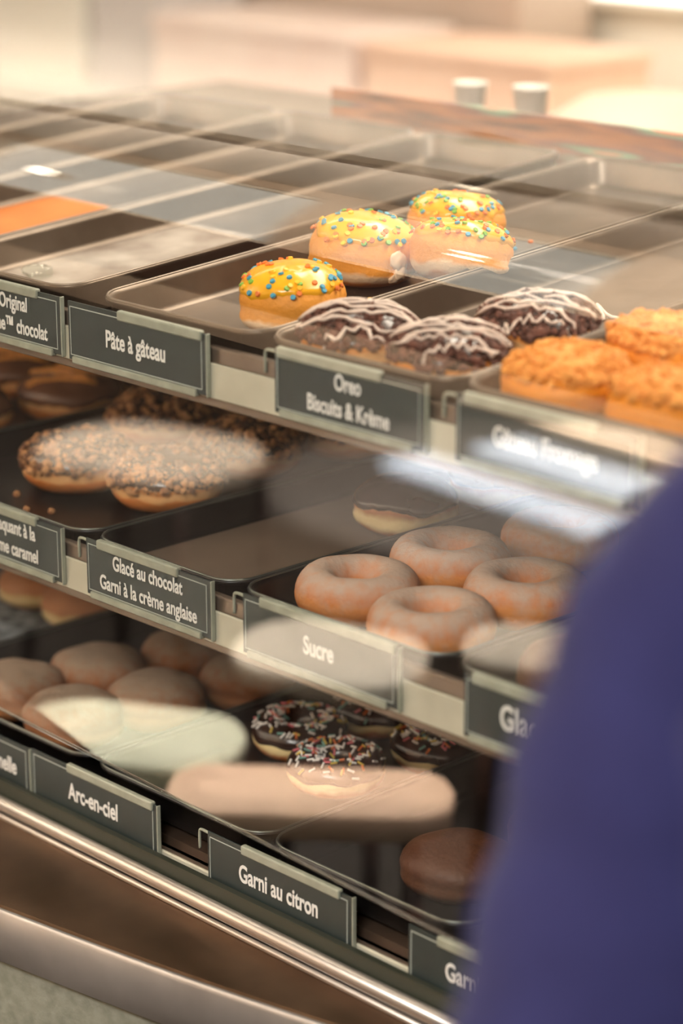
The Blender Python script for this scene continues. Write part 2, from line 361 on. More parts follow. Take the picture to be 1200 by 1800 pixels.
# ------------------------------------------------------------------ price cards
def text_mesh(body, size, bold=.022, xs=.71):
    cu = bpy.data.curves.new('lettering', 'FONT'); cu.body = body; cu.size = size; cu.align_x = 'CENTER'; cu.align_y = 'CENTER'
    cu.offset = bold * size; cu.extrude = .0002; cu.space_character = 1.0
    o = bpy.data.objects.new('lettering', cu); COL.objects.link(o)
    dg = bpy.context.evaluated_depsgraph_get(); me = bpy.data.meshes.new_from_object(o.evaluated_get(dg))
    bpy.data.objects.remove(o); bpy.data.curves.remove(cu)
    me.transform(Matrix.Rotation(R(90), 4, 'X') @ Matrix.Diagonal((xs, 1, 1, 1)))
    return me
def card(x0, x1, ztop, lines, label, clip=(.25, .9), bot=True, h=.0485, hook=True, size=.0172, tx=None):
    t = empty('price_card', ((x0 + x1) / 2, 0, ztop - h)); w = x1 - x0
    obj('panel', box(-w / 2, w / 2, -.0022, -.0008, 0, h, bev=.0003), M_card, t, False)
    bm = bmesh.new(); a, b = -w / 2 + .003, w / 2 - .006
    for s in ((a, b, .004, .0047), (a, b, h - .0047, h - .004)): bx(bm, s[0], s[1], -.0026, -.0021, s[2], s[3])
    for x in (a, b): bx(bm, x - .0003, x + .0003, -.0026, -.0021, .004, h - .004)
    obj('border_line', bm, M_line, t, False)
    bm = bmesh.new()
    bx(bm, w / 2, w / 2 + .0014, -.0036, .0004, -.001, h + .0006, bev=.0005)
    obj('sleeve', bm, M_clip, t, False)
    bm = bmesh.new(); bx(bm, -w / 2 + w * clip[0], -w / 2 + w * clip[1], -.0046, .001, h - .006, h + .0022, bev=.0016); obj('clip', bm, M_clip, t, False)
    if bot:
        bm = bmesh.new(); bx(bm, -w / 2 + .006, w / 2 - .012, -.0046, .001, -.0025, .0035, bev=.0012); obj('clip', bm, M_clip, t, False)
    if hook:
        bm = bmesh.new(); tube(bm, curve([(-w / 2, .0, h - .003), (-w / 2 - .012, .002, h - .004), (-w / 2 - .016, .003, h - .008), (-w / 2 - .016, .003, h - .022)], 5), .0013, 8); obj('hook', bm, M_clip, t, True)
    n = len(lines)
    for i, ln in enumerate(lines):
        me = text_mesh(ln, size); o = link('lettering', me, M_white, t, False)
        o.location = ((tx if tx is not None else (x0 + x1) / 2) - (x0 + x1) / 2, -.0026, h * .5 + (n - 1 - 2 * i) * size * .57)
    tag(t, label, 'price card', 'price cards along the shelf rails'); return t
card(-.268, -.098, 1.1345, ['Original', 'Krème™ chocolat'], "dark price card reading 'Original Krème chocolat' at left of top shelf", (.2, .82), hook=False, tx=-.163)
card(-.089, .083, 1.1335, ['Pâte à gâteau'], "dark price card reading 'Pâte à gâteau'", (.38, .97), hook=False, size=.0198)
card(.160, .316, 1.136, ['Oreo', 'Biscuits & Krème'], "dark price card reading 'Biscuits & Krème' on its second line", (.02, .72))
card(.345, .508, 1.1365, ['Gâteau Fromage'], "dark price card reading 'Gâteau Fromage'", (.05, .78), size=.0195)
card(-.278, -.108, .935, ['Craquant à la', 'crème caramel'], "dark price card reading 'crème caramel' at left of middle shelf", (.2, .8), hook=False, tx=-.178)
card(-.075, .084, .935, ['Glacé au chocolat', 'Garni à la crème anglaise'], "dark price card reading 'Glacé au chocolat Garni à la crème anglaise'", (.1, .75))
card(.121, .292, .935, ['Sucre'], "dark price card reading 'Sucre' under the sugared rings", (.12, .98), size=.0205)
card(.357, .527, .935, ['Glacé original'], "dark price card reading 'Glacé', half hidden by the navy shirt", (.05, .7), size=.0255, hook=False)
card(-.335, -.166, .7175, ['Cannelle'], "dark price card reading 'Cannelle' at left of bottom shelf", (.1, .5), bot=False, hook=False, size=.0205, tx=-.212)
card(-.163, .010, .7195, ['Arc-en-ciel'], "dark price card reading 'Arc-en-ciel'", (.3, .97), bot=False, hook=False, size=.0215)
card(.074, .244, .7185, ['Garni au citron'], "dark price card reading 'Garni au citron'", (.25, .92), bot=False, size=.0212)
card(.304, .474, .7185, ['Garni à la fraise'], "blue grey price card beginning with G beside the navy shirt", (.18, .9), bot=False, size=.0205, hook=False)

# ------------------------------------------------------------------ doughnuts
def shell(Rr, H, seed, zc=.5, p=.72):
    def f(th, t):                                    # t: -90 bottom .. 90 top
        c = max(math.cos(t), 0.0); s = math.sin(t)
        r = Rr * c ** p
        z = zc * H + (H * (1 - zc) if s > 0 else H * zc) * math.copysign(abs(s) ** .92, s)
        d = noise.noise(Vector((math.cos(th) * 1.3 + seed * 7.1, math.sin(th) * 1.3, s * 1.2))) * .06
        q = 1 - .035 * math.exp(-(s / .16) ** 2)      # slight waist at the proof line
        return Vector((r * (1 + d) * q * math.cos(th), r * (1 + d) * q * math.sin(th), z * (1 + .5 * d)))
    return f
def ringf(Ra, a, b, seed):
    def f(th, t):                                    # t: full turn round the tube
        d = noise.noise(Vector((math.cos(th) * 1.2 + seed * 5.3, math.sin(th) * 1.2, math.sin(t) * .8))) * .07
        r = Ra + a * math.cos(t) * (1 + d); z = b + b * math.sin(t) * (1 + d * .8)
        return Vector((r * math.cos(th), r * math.sin(th), z))
    return f
def grid(bm, rows, closed_u=False):
    vs = [[bm.verts.new(p) for p in r] for r in rows]; n = len(vs[0])
    pr = list(zip(vs, vs[1:])) + ([(vs[-1], vs[0])] if closed_u else [])
    for a_, b_ in pr:
        for k in range(n): bm.faces.new((a_[k], a_[(k + 1) % n], b_[(k + 1) % n], b_[k]))
    return vs
NT = 56
TH = [2 * math.pi * k / NT for k in range(NT)]
def shell_bm(f, nt=24):
    bm = bmesh.new(); rows = [[f(th, -math.pi / 2 + math.pi * (i + .5) / nt) for th in TH] for i in range(nt)]
    vs = grid(bm, rows); bm.faces.new(vs[0][::-1]); bm.faces.new(vs[-1]); return bm
def nrm(f, th, t, e=1e-3):
    p = f(th, t); a_ = f(th + e, t) - p; b_ = f(th, t + e) - p; n_ = a_.cross(b_)
    return (p, n_.normalized()) if n_.length > 1e-12 else (p, Vector((0, 0, 1)))
def cap_bm(f, t0, seed, thick=.0022, wob=.16, nt=14, tmax=math.pi / 2 - .05):
    bm = bmesh.new(); rows = []
    for i in range(nt + 1):
        u = i / nt; row = []
        for th in TH:
            e = t0 + wob * noise.noise(Vector((math.cos(th) * 1.8 + seed * 3.3, math.sin(th) * 1.8, 4.2))) + wob * .5 * noise.noise(Vector((math.cos(th) * 5 + seed, math.sin(th) * 5, 1.2)))
            t = e + (tmax - e) * u
            p, n_ = nrm(f, th, t); off = -.0012 + (thick + .0012) * min(1, (u / .16)) ** .5
            row.append(p + n_ * off)
        rows.append(row)
    vs = grid(bm, rows); bm.faces.new(vs[-1]); return bm
def ringcap_bm(f, seed, thick=.002, nt=18, lo=-.05, hi=math.pi + .2, wob=.25):
    bm = bmesh.new(); rows = []
    for i in range(nt + 1):
        u = i / nt; row = []
        for th in TH:
            a0 = lo + wob * noise.noise(Vector((math.cos(th) * 2.2 + seed, math.sin(th) * 2.2, 2.0)))
            t = a0 + (hi - a0) * u; p, n_ = nrm(f, th, t)
            e = min(u, 1 - u); row.append(p + n_ * (-.001 + (thick + .001) * min(1, e / .12) ** .5))
        rows.append(row)
    grid(bm, rows); return bm
def place(bm, geo, p, n_, rot=0.0):
    q = n_.to_track_quat('Z', 'Y').to_matrix().to_4x4() @ Matrix.Rotation(rot, 4, 'Z'); q.translation = p
    bmesh.ops.transform(bm, matrix=q, verts=geo)
def lumps(f, rnd, count, tlo, thi, s0, s1, off=.0015, nm=1):
    bm = bmesh.new()
    for i in range(count):
        th = rnd.uniform(0, 2 * math.pi); u = rnd.random(); t = math.asin(math.sin(tlo) + (math.sin(thi) - math.sin(tlo)) * (u if thi <= math.pi / 2 else u)) if thi <= math.pi / 2 else tlo + (thi - tlo) * u
        p, n_ = nrm(f, th, t); s = s0 + (s1 - s0) * rnd.random() ** 2.5
        g = bmesh.ops.create_icosphere(bm, subdivisions=1, radius=s)['verts']
        for v in g: v.co *= rnd.uniform(.75, 1.25); v.co.z *= rnd.uniform(.6, 1)
        mi = rnd.randrange(nm)
        for fc in {fc for v in g for fc in v.link_faces}: fc.material_index = mi
        place(bm, g, p + n_ * (off + s * .3), n_, rnd.uniform(0, 6))
    return bm
def discs(f, rnd, count, tlo, off, nm):
    bm = bmesh.new()
    for i in range(count):
        th = rnd.uniform(0, 2 * math.pi); t = math.asin(math.sin(tlo) + (1 - math.sin(tlo)) * rnd.random() * .985)
        p, n_ = nrm(f, th, t); n2 = (n_ + Vector((rnd.uniform(-.35, .35), rnd.uniform(-.35, .35), rnd.uniform(-.2, .2)))).normalized()
        g = bmesh.ops.create_cone(bm, cap_ends=True, segments=8, radius1=.0024, radius2=.0021, depth=.0015)['verts']
        mi = rnd.choices(range(nm), (5, 3, 2.5, 2))[0]
        for fc in {fc for v in g for fc in v.link_faces}: fc.material_index = mi
        place(bm, g, p + n_ * (off + .0007), n2)
    return bm
def rods(f, rnd, count, tlo, thi, off, nm, arc=None):
    bm = bmesh.new()
    for i in range(count):
        th = rnd.uniform(0, 2 * math.pi); t = rnd.triangular(tlo, thi)
        p, n_ = nrm(f, th, t); n2 = (n_ + Vector((rnd.uniform(-.2, .2), rnd.uniform(-.2, .2), 0))).normalized()
        r = bmesh.ops.create_cone(bm, cap_ends=True, segments=6, radius1=.00105, radius2=.00105, depth=.0066)['verts']
        bmesh.ops.transform(bm, matrix=Matrix.Rotation(R(90), 4, 'X'), verts=r)
        mi = rnd.choices(range(nm), (7, 2, 1.6, 1.4, 1.4))[0]
        for fc in {fc for v in r for fc in v.link_faces}: fc.material_index = mi
        place(bm, r, p + n_ * (off + .0009), n2, rnd.uniform(0, 6.3))
    return bm
def drizzle(f, rnd, lines, rad, off, wob=.002, span=.8):
    """zigzag line laid over the top of a shell by projecting from above"""
    bm = bmesh.new(); Rr = f(0, .35).xy.length * span; pts = []
    for i in range(lines):
        y = -Rr + 2 * Rr * (i + .5) / lines; hx = math.sqrt(max(Rr * Rr - y * y, 1e-6)); m_ = 14
        seq = [(-hx + 2 * hx * k / m_) for k in range(m_ + 1)]
        if i % 2: seq.reverse()
        for k, x in enumerate(seq): pts.append((x, y + wob * rnd.uniform(-1, 1) + (k / m_ - .5) * 2 * Rr / lines * .8))
    out = []
    for x, y in pts:
        rr = math.hypot(x, y); th = math.atan2(y, x); lo, hi = -.2, math.pi / 2
        for _ in range(24):
            mid = (lo + hi) / 2
            if f(th, mid).xy.length > rr: lo = mid
            else: hi = mid
        p, n_ = nrm(f, th, lo); out.append(p + n_ * (off + rnd.uniform(0, .0015)))
    tube(bm, out, rad, 6, [rad * rnd.uniform(.7, 1.35) for _ in out]); return bm

PROT = {}
def proto(kind, builder, variants):
    PROT[kind] = [builder(v) for v in range(variants)]
USED = {}
def put(kind, v, x, y, z, tilt, rz, label, cat='doughnut', group=None, sc=1.0):
    src = PROT[kind][v]
    if src.name not in USED:
        USED[src.name] = 1; o = src; o.location = (x, y, z); o.rotation_euler = (tilt, 0, rz); o.scale = (sc,) * 3
    else: o = copy_tree(src, (x, y, z), (tilt, 0, rz), sc)
    tag(o, label, cat, group); return o

def b_yellow(v):
    rnd = random.Random(10 + v); f = shell(.0445, .052, 1 + v, .40, .66); t = empty('iced_doughnut')
    obj('dough', shell_bm(f), M_d_yel, t); obj('icing', cap_bm(f, R(27), v + 1, wob=.25), M_yel, t)
    if v == 1:
        bm = bmesh.new()
        for th, tt, sz in ((-115, 10, .0075), (-112, -8, .006), (-118, -20, .0045), (-108, 2, .005)):
            p, n_ = nrm(f, R(th), R(tt)); gg = bmesh.ops.create_icosphere(bm, subdivisions=3, radius=sz)['verts']
            for q in gg: q.co *= 1 + .35 * noise.noise(q.co * 260 + Vector((th, 0, 0))); q.co.z *= .5
            place(bm, gg, p + n_ * .0005, n_)
        obj('glaze_lump', bm, mat('pale_glaze', c8(244, 214, 180), .3), t)
    s = obj('sprinkles', discs(f, rnd, 80, R(30), .0022, 4), SPR, t, False); s['kind'] = 'stuff'; return t
proto('yellow', b_yellow, 4)
def b_caramel(v):
    rnd = random.Random(40 + v); f = shell(.051, .046, 20 + v, p=.6); t = empty('crumb_doughnut')
    obj('dough', shell_bm(f), M_d_car, t); obj('chocolate_icing', cap_bm(f, R(6), v + 5), M_choc, t)
    s = obj('crumb_topping', lumps(f, rnd, 680, R(6), R(88), .0012, .0046, nm=3), [M_crumb, M_crumbd, M_crumb], t, False); s['kind'] = 'stuff'; return t
proto('caramel', b_caramel, 3)
def b_oreo(v):
    rnd = random.Random(70 + v); f = shell(.047, .046, 40 + v); t = empty('cookie_doughnut')
    obj('dough', shell_bm(f), M_d_oreo, t); obj('chocolate_icing', cap_bm(f, R(16), v + 9), M_choc, t)
    s = obj('cookie_crumb', lumps(f, rnd, 420, R(15), R(88), .0018, .0050, nm=1), M_cookie, t, False); s['kind'] = 'stuff'
    obj('drizzle', drizzle(f, rnd, 7, .0014, .0050, .004, .95), M_driz, t); return t
proto('oreo', b_oreo, 3)
def b_gold(v):
    rnd = random.Random(100 + v); f = shell(.049, .050, 60 + v); t = empty('crumble_doughnut')
    obj('dough', shell_bm(f), M_d_org, t)
    obj('crumble_base', cap_bm(f, R(30), v + 3), M_gold, t)
    s = obj('crumble_topping', lumps(f, rnd, 420, R(28), R(88), .0016, .0050), M_gold, t, False); s['kind'] = 'stuff'; return t
proto('gold', b_gold, 3)
def b_choc(v):
    rnd = random.Random(130 + v); f = shell(.055, .044, 80 + v, p=.55); t = empty('chocolate_doughnut')
    obj('dough', shell_bm(f), M_d_car, t); obj('glaze', cap_bm(f, R(-6), v + 2, wob=.3), M_milk, t)
    obj('caramel_stripes', drizzle(f, rnd, 4, .0034, .002, .001, .75), M_carst, t); return t
proto('choc', b_choc, 2)
def b_sugar(v):
    f = ringf(.031, .0175, .0185, 100 + v); bm = bmesh.new(); nt = 28
    grid(bm, [[f(th, 2 * math.pi * i / nt) for th in TH] for i in range(nt)], True)
    o = obj('sugared_ring_doughnut', bm, M_d_sug); return o
proto('sugar', b_sugar, 3)
def b_cin(v):
    f = shell(.050, .050, 120 + v, p=.62); return obj('cinnamon_doughnut', shell_bm(f), M_d_cin)
proto('cin', b_cin, 3)
def b_pale(v):
    f = shell(.050, .044, 140 + v, p=.62); return obj('glazed_doughnut', shell_bm(f), M_d_pale)
proto('pale', b_pale, 2)
def b_dark(v):
    f = shell(.047, .046, 150 + v); t = empty('chocolate_topped_doughnut')
    obj('dough', shell_bm(f), M_d_pale, t); obj('icing', cap_bm(f, R(8), v + 3), M_choc, t); return t
proto('dark', b_dark, 2)
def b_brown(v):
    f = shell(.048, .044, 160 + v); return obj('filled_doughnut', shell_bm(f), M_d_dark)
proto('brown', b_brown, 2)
def b_rainbow(v):
    rnd = random.Random(160 + v); f = ringf(.030, .0165, .0165, 170 + v); t = empty('sprinkled_ring_doughnut'); bm = bmesh.new(); nt = 26
    grid(bm, [[f(th, 2 * math.pi * i / nt) for th in TH] for i in range(nt)], True); obj('dough', bm, M_d_pale, t)
    obj('chocolate_glaze', ringcap_bm(f, v), M_choc, t)
    s = obj('sprinkles', rods(f, rnd, 130, .15, 2.9, .002, 5), ROD, t, False); s['kind'] = 'stuff'; return t
proto('rainbow', b_rainbow, 3)

T_ = R(4.3)
def top(kind, v, x, y, rz, lab, g, sc=1): return put(kind, v, x, y, FLOOR_T(y) - .0002, T_, rz, lab, 'doughnut', g, sc)
def mid(kind, v, x, y, rz, lab, g, sc=1): return put(kind, v, x, y, FLOOR_M, 0, rz, lab, 'doughnut', g, sc)
def bot(kind, v, x, y, rz, lab, g, sc=1): return put(kind, v, x, y, FLOOR_B, 0, rz, lab, 'doughnut', g, sc)
g = 'yellow iced doughnuts on the top shelf'
top('yellow', 0, .062, .108, .3, 'yellow iced sprinkled doughnut nearest the glass, apart from the other three', g)
top('yellow', 1, .000, .243, 1.9, 'yellow iced doughnut with a pale glaze lump on its side, middle of the four', g, 1.08)
top('yellow', 2, .000, .358, 3.1, 'yellow iced sprinkled doughnut rearmost in its tray', g)
top('yellow', 3, .091, .268, 4.4, 'yellow iced sprinkled doughnut at right, tilted beside the rearmost one', g).rotation_euler = (R(9), R(-11), 4.4)
PROT['yellow'][3].location.z += .006
g = 'drizzled cookie doughnuts'
top('oreo', 0, .183, .064, .6, 'dark cookie doughnut with white drizzle, leftmost, by the nearest yellow one', g, .95)
top('oreo', 1, .273, .066, .75, 'dark cookie doughnut with white drizzle, front right of its three', g, .95)
top('oreo', 2, .274, .162, .55, 'dark cookie doughnut with white drizzle, rear of its three', g, .95)
g = 'golden crumble doughnuts'
top('gold', 0, .388, .066, 0, 'golden crumble doughnut at left, behind the Gâteau Fromage card', g, .96)
top('gold', 1, .396, .162, 1.2, 'golden crumble doughnut behind the other two at the right edge', g, .96)
top('gold', 2, .480, .064, 2.2, 'golden crumble doughnut front right, cut by the photo edge', g, .96)
g = 'striped milk chocolate doughnuts'
mid('choc', 0, -.490, .300, .5, 'milk chocolate doughnut with caramel stripes, rightmost of its tray', g)
mid('choc', 1, -.60, .320, .6, 'milk chocolate doughnut with caramel stripes, behind the rightmost one', g)
mid('choc', 0, -.515, .180, 2.0, 'milk chocolate doughnut at the left photo edge, front of its tray', g)
mid('choc', 1, -.50, .42, 2.0, 'milk chocolate doughnut rearmost under the top shelf rail', g)
g = 'caramel crumb doughnuts'
mid('caramel', 0, -.278, .146, .2, 'caramel crumb doughnut at front left of its tray', g, 1.02)
mid('caramel', 1, -.173, .168, 1.4, 'caramel crumb doughnut at the front, right of the front left one', g, 1.02)
mid('caramel', 2, -.347, .305, 2.5, 'caramel crumb doughnut at the rear left of its tray', g, 1.02)
mid('caramel', 0, -.203, .292, 3.6, 'caramel crumb doughnut with a bare golden side, in the middle of its tray', g, 1.02)
mid('caramel', 1, -.320, .420, 4.1, 'caramel crumb doughnut rearmost below the Pâte à gâteau card', g, 1.02)
mid('caramel', 2, -.186, .405, 5.2, 'caramel crumb doughnut at the rear right below the Biscuits card', g, 1.02)
g = 'sugared ring doughnuts'
mid('sugar', 0, .154, .090, 0, 'sugared ring doughnut at front left with its golden hole showing', g, 1.03)
mid('sugar', 1, .154, .195, 1, 'sugared ring doughnut in second row left', g, 1.03)
mid('sugar', 2, .250, .075, 2, 'sugared ring doughnut at the front, behind the end of the Sucre card', g, 1.03)
mid('sugar', 0, .252, .180, 3, 'sugared ring doughnut in second row right, beside the navy shirt', g, 1.03)
mid('sugar', 1, .178, .305, 4, 'sugared ring doughnut rearmost of its tray', g, 1.03)
g = 'chocolate topped doughnuts in the middle tray'
mid('dark', 0, .030, .270, 0, 'dark chocolate topped doughnut left of the sugared rings, nearer one', g)
mid('dark', 1, .035, .385, 1, 'dark chocolate topped doughnut farther back left of the sugared rings', g)
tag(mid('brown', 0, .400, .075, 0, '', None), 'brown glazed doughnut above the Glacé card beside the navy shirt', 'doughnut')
g = 'cinnamon dusted doughnuts'
bot('cin', 0, -.296, .078, 0, 'cinnamon dusted doughnut at the left photo edge', g, .94)
bot('cin', 1, -.277, .162, 1, 'cinnamon dusted doughnut second from left, rear row', g, .94)
bot('cin', 2, -.252, .254, 2, 'cinnamon dusted doughnut at the rear under the crème anglaise card', g, .94)
bot('cin', 0, -.184, .158, 3, 'cinnamon dusted doughnut in the front row right of the one nearest the glass', g, .94)
bot('cin', 1, -.162, .252, 4, 'rightmost cinnamon dusted doughnut of its tray, next to the sprinkled rings', g, .94)
bot('cin', 2, -.203, .075, 5, 'cinnamon dusted doughnut nearest the glass, partly under a pale reflection', g, .94)
g = 'pale glazed doughnuts on the bottom shelf'
bot('pale', 0, -.535, .285, 0, 'pale glazed doughnut below the crème caramel card, left one', g, .88)
bot('pale', 1, -.450, .280, 1, 'pale glazed doughnut below the Glacé au chocolat card, right one', g, .88)
g = 'rainbow sprinkled chocolate rings'
bot('rainbow', 0, -.047, .212, 0, 'sprinkled chocolate ring at left of its tray', g, .93)
bot('rainbow', 1, -.036, .302, 1, 'sprinkled chocolate ring at the rear of its tray', g, .93)
bot('rainbow', 2, .035, .180, 2, 'sprinkled chocolate ring at front centre of its tray', g, .93)
bot('rainbow', 0, .064, .280, 3, 'sprinkled chocolate ring at right, under the Sucre card', g, .93)
g = 'lemon filled doughnuts'
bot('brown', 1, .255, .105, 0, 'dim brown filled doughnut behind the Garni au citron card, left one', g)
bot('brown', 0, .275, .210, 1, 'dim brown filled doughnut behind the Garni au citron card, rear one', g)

# loose sprinkles, crumbs and smears on the trays
def loose(name, x, y, zf, s, mt, lab, cat, grp, tilt=0):
    bm = bmesh.new(); bmesh.ops.create_cone(bm, cap_ends=True, segments=8, radius1=s, radius2=s * .9, depth=s * .8)
    o = obj(name, bm, mt, None, False); o.location = (x, y, zf + s * .4 + .0004); o.rotation_euler = (tilt, 0, 0); tag(o, lab, cat, grp)
ls = [(.016, .405, 0, 'just right of the rearmost yellow doughnut'), (.035, .398, 1, 'blue, beside the right yellow doughnut'), (.030, .425, 0, 'above the pair by the right yellow doughnut'), (.082, .382, 0, 'right of the right yellow doughnut, nearer'),
      (.093, .425, 0, 'near the tray edge right of the yellow doughnuts'), (.094, .520, 0, 'far along the tray, left of the last one'), (.112, .535, 0, 'farthest right along the tray rim'), (.050, .205, 3, 'between the front and right yellow doughnuts')]
for x, y, c, wl in ls:
    loose('loose_sprinkle', x, y, FLOOR_T(y), .0024, SPR[c], ('blue' if c == 1 else 'orange' if c == 0 else 'yellow') + ' loose sprinkle on the tray ' + wl.replace('blue, ', ''), 'sprinkle', 'loose sprinkles', T_)
for i, (x, y) in enumerate([(-.30, .055), (-.245, .062), (-.225, .075), (-.29, .085)]):
    bm = bmesh.new(); bmesh.ops.create_icosphere(bm, subdivisions=2, radius=.0035)
    for v in bm.verts: v.co *= 1 + .3 * noise.noise(v.co * 400 + Vector((i, 0, 0)))
    o = obj('loose_crumb', bm, M_crumb); o.location = (x, y, FLOOR_M + .0028)
    tag(o, ['tan crumb nearest the left photo edge in the caramel tray', 'tan crumb in front of the front left caramel doughnut', 'rightmost loose tan crumb before the caramel doughnuts', 'tan crumb behind the others at left of the caramel tray'][i], 'crumb', 'loose crumbs')
bm = bmesh.new(); rnd = random.Random(3)
tube(bm, curve([(rnd.uniform(-.012, .012) + k * .007, rnd.uniform(-.006, .006) + k * .002, .002 + (.008 if k == 3 else 0)) for k in range(7)], 4), .0018, 6)
o = obj('icing_smear', bm, M_driz); o.location = (.232, .262, FLOOR_T(.262)); o.rotation_euler = (T_, 0, .5)
tag(o, 'dried white drizzle smear on the tray behind the cookie doughnuts', 'icing smear')
bm = bmesh.new(); bmesh.ops.create_icosphere(bm, subdivisions=3, radius=.012)
for v in bm.verts: v.co *= 1 + .5 * noise.noise(v.co * 130); v.co.z *= .6
o = obj('crumpled_wrap', bm, M_acryl); o.location = (-.245, .085, FLOOR_T(.085) + .007); tag(o, 'small crumpled clear wrap on the tray at the left photo edge', 'wrap')

# ------------------------------------------------------------------ behind the case
M_cup = mat('white_cup', c8(238, 234, 226), 0.5)
def cup(x, y, z, h, r, lab):
    bm = bmesh.new(); n = 32
    ring = lambda rr, zz: [(rr * math.cos(2 * math.pi * k / n), rr * math.sin(2 * math.pi * k / n), zz) for k in range(n)]
    loft(bm, [ring(r * .8, 0), ring(r * .98, h - .003), ring(r * 1.05, h - .002), ring(r * 1.05, h), ring(r * .96, h), ring(r * .78, .004)])
    o = obj('paper_cup', bm, M_cup); o.location = (x, y, z); tag(o, lab, 'cup', 'white cups behind the case')
cup(-.440, .845, 1.155, .050, .019, 'white cup on the rear ledge, left of two')
cup(-.357, .855, 1.155, .052, .020, 'white cup on the rear ledge, right of two')
M_str = bpy.data.materials.new('pastry_print'); M_str.use_nodes = True; nt = M_str.node_tree
tc = nd(nt, 'ShaderNodeTexCoord'); mp = nd(nt, 'ShaderNodeMapping'); mp.inputs['Scale'].default_value = (4, 1, 40)
nz = nd(nt, 'ShaderNodeTexNoise'); nz.inputs['Scale'].default_value = 1.2; rp = nd(nt, 'ShaderNodeValToRGB'); e = rp.color_ramp.elements
e[0].position = .3; e[0].color = (*c8(84, 54, 46), 1); e[1].position = .72; e[1].color = (*c8(224, 182, 160), 1)
x = e.new(.45); x.color = (*c8(196, 128, 84), 1); x = e.new(.55); x.color = (*c8(150, 104, 92), 1); x = e.new(.64); x.color = (*c8(150, 190, 160), 1); x = e.new(.67); x.color = (*c8(220, 150, 120), 1)
nt.links.new(tc.outputs['Object'], mp.inputs[0]); nt.links.new(mp.outputs[0], nz.inputs['Vector']); nt.links.new(nz.outputs['Fac'], rp.inputs[0]); nt.links.new(rp.outputs[0], nt.nodes['Principled BSDF'].inputs['Base Color'])
o = obj('printed_strip', box(-.47, .40, .655, .661, 1.160, 1.213, bev=.001), M_str, None, False)
tag(o, 'long printed strip of brown, orange and mint streaks along the top shelf rear', 'printed strip')
# back counter and what stands on it
M_peach = mat('peach_board', c8(232, 196, 172), 0.7, 0, c8(224, 184, 158), 4)
M_pink = mat('pale_pink_box', c8(240, 220, 208), 0.7, 0, c8(232, 206, 194), 4)
M_lilac = mat('lilac_grey_panel', c8(200, 192, 188), 0.7)
M_grey = mat('grey_brown_machine', c8(186, 166, 150), 0.5, 0, c8(172, 152, 136), 3)
M_teal = mat('grey_teal_bin', c8(176, 186, 166), 0.6)
bc = empty('back_counter', (-3.2, 2.5, 0)); tag(bc, 'cream back counter along the wall behind the case', 'counter')
def cp(name, bm, mt):
    o = obj(name, bm, mt, bc, False); o.matrix_parent_inverse = Matrix.Translation((3.2, -2.5, 0)); return o
cp('body', box(-6.5, .6, 2.2, 2.88, 0, .80), M_cream); cp('worktop', box(-6.55, .65, 2.16, 2.88, .80, .84, bev=.004), M_cream)
def crate(name, x0, x1, y0, y1, z0, z1, mt, lab, cat, lid=True):
    t = empty(name, ((x0 + x1) / 2, (y0 + y1) / 2, z0)); w, d, h = x1 - x0, y1 - y0, z1 - z0
    obj('body', box(-w / 2, w / 2, -d / 2, d / 2, 0, h * .86, bev=.006), mt, t, False)
    obj('lid', box(-w / 2 - .006, w / 2 + .006, -d / 2 - .006, d / 2 + .006, h * .86, h, bev=.006), mt, t, False)
    tag(t, lab, cat); return t
crate('cardboard_box', -3.75, -3.03, 2.3, 2.6, .84, 1.30, M_cream, 'tall cream box at far left on the back counter', 'box')
crate('cardboard_box', -2.99, -2.75, 2.3, 2.55, .84, 1.26, M_lilac, 'lilac grey box beside the tall cream box', 'box')
crate('cardboard_box', -2.71, -2.09, 2.25, 2.55, .84, 1.03, M_pink, 'long pale pink box in the middle of the back counter', 'box')
crate('cardboard_box', -2.05, -1.56, 2.25, 2.55, .84, 1.02, M_peach, 'peach box right of the pale pink box on the back counter', 'box')
crate('coffee_machine', -2.9, -1.95, 2.60, 2.83, .84, 1.35, M_grey, 'grey brown machine against the wall behind the pink box', 'machine')
t = empty('menu_lightbox', (-1.75, 2.89, 1.3)); obj('frame', box(-.36, .36, -.04, .0, -.24, .24, bev=.006), M_frame, t, False)
obj('lit_panel', box(-.34, .34, -.044, -.04, -.22, .22), emit('lit_panel', (1.0, .96, .88), 2.4), t, False); tag(t, 'bright blank lit panel on the back wall at top right', 'lit panel')
bm = bmesh.new(); n = 40
ring = lambda rr, zz: [(rr * math.cos(2 * math.pi * k / n), rr * math.sin(2 * math.pi * k / n), zz) for k in range(n)]
loft(bm, [ring(.15, 0), ring(.18, .05), ring(.19, .17), ring(.16, .24), ring(.09, .285), ring(.02, .295)])
o = obj('storage_tub', bm, M_teal); o.location = (-.80, 1.60, .80); tag(o, 'round grey teal tub at right behind the case', 'tub')
st = empty('serving_stand', (-.80, 1.60, 0)); obj('top', box(-.3, .3, -.25, .25, .77, .80, bev=.004), M_beige, st, False)
for sx in (-.26, .26):
    for sy in (-.21, .21): obj('leg', box(sx - .02, sx + .02, sy - .02, sy + .02, 0, .77), M_beige, st, False)
tag(st, 'beige side stand carrying the round teal tub', 'stand')

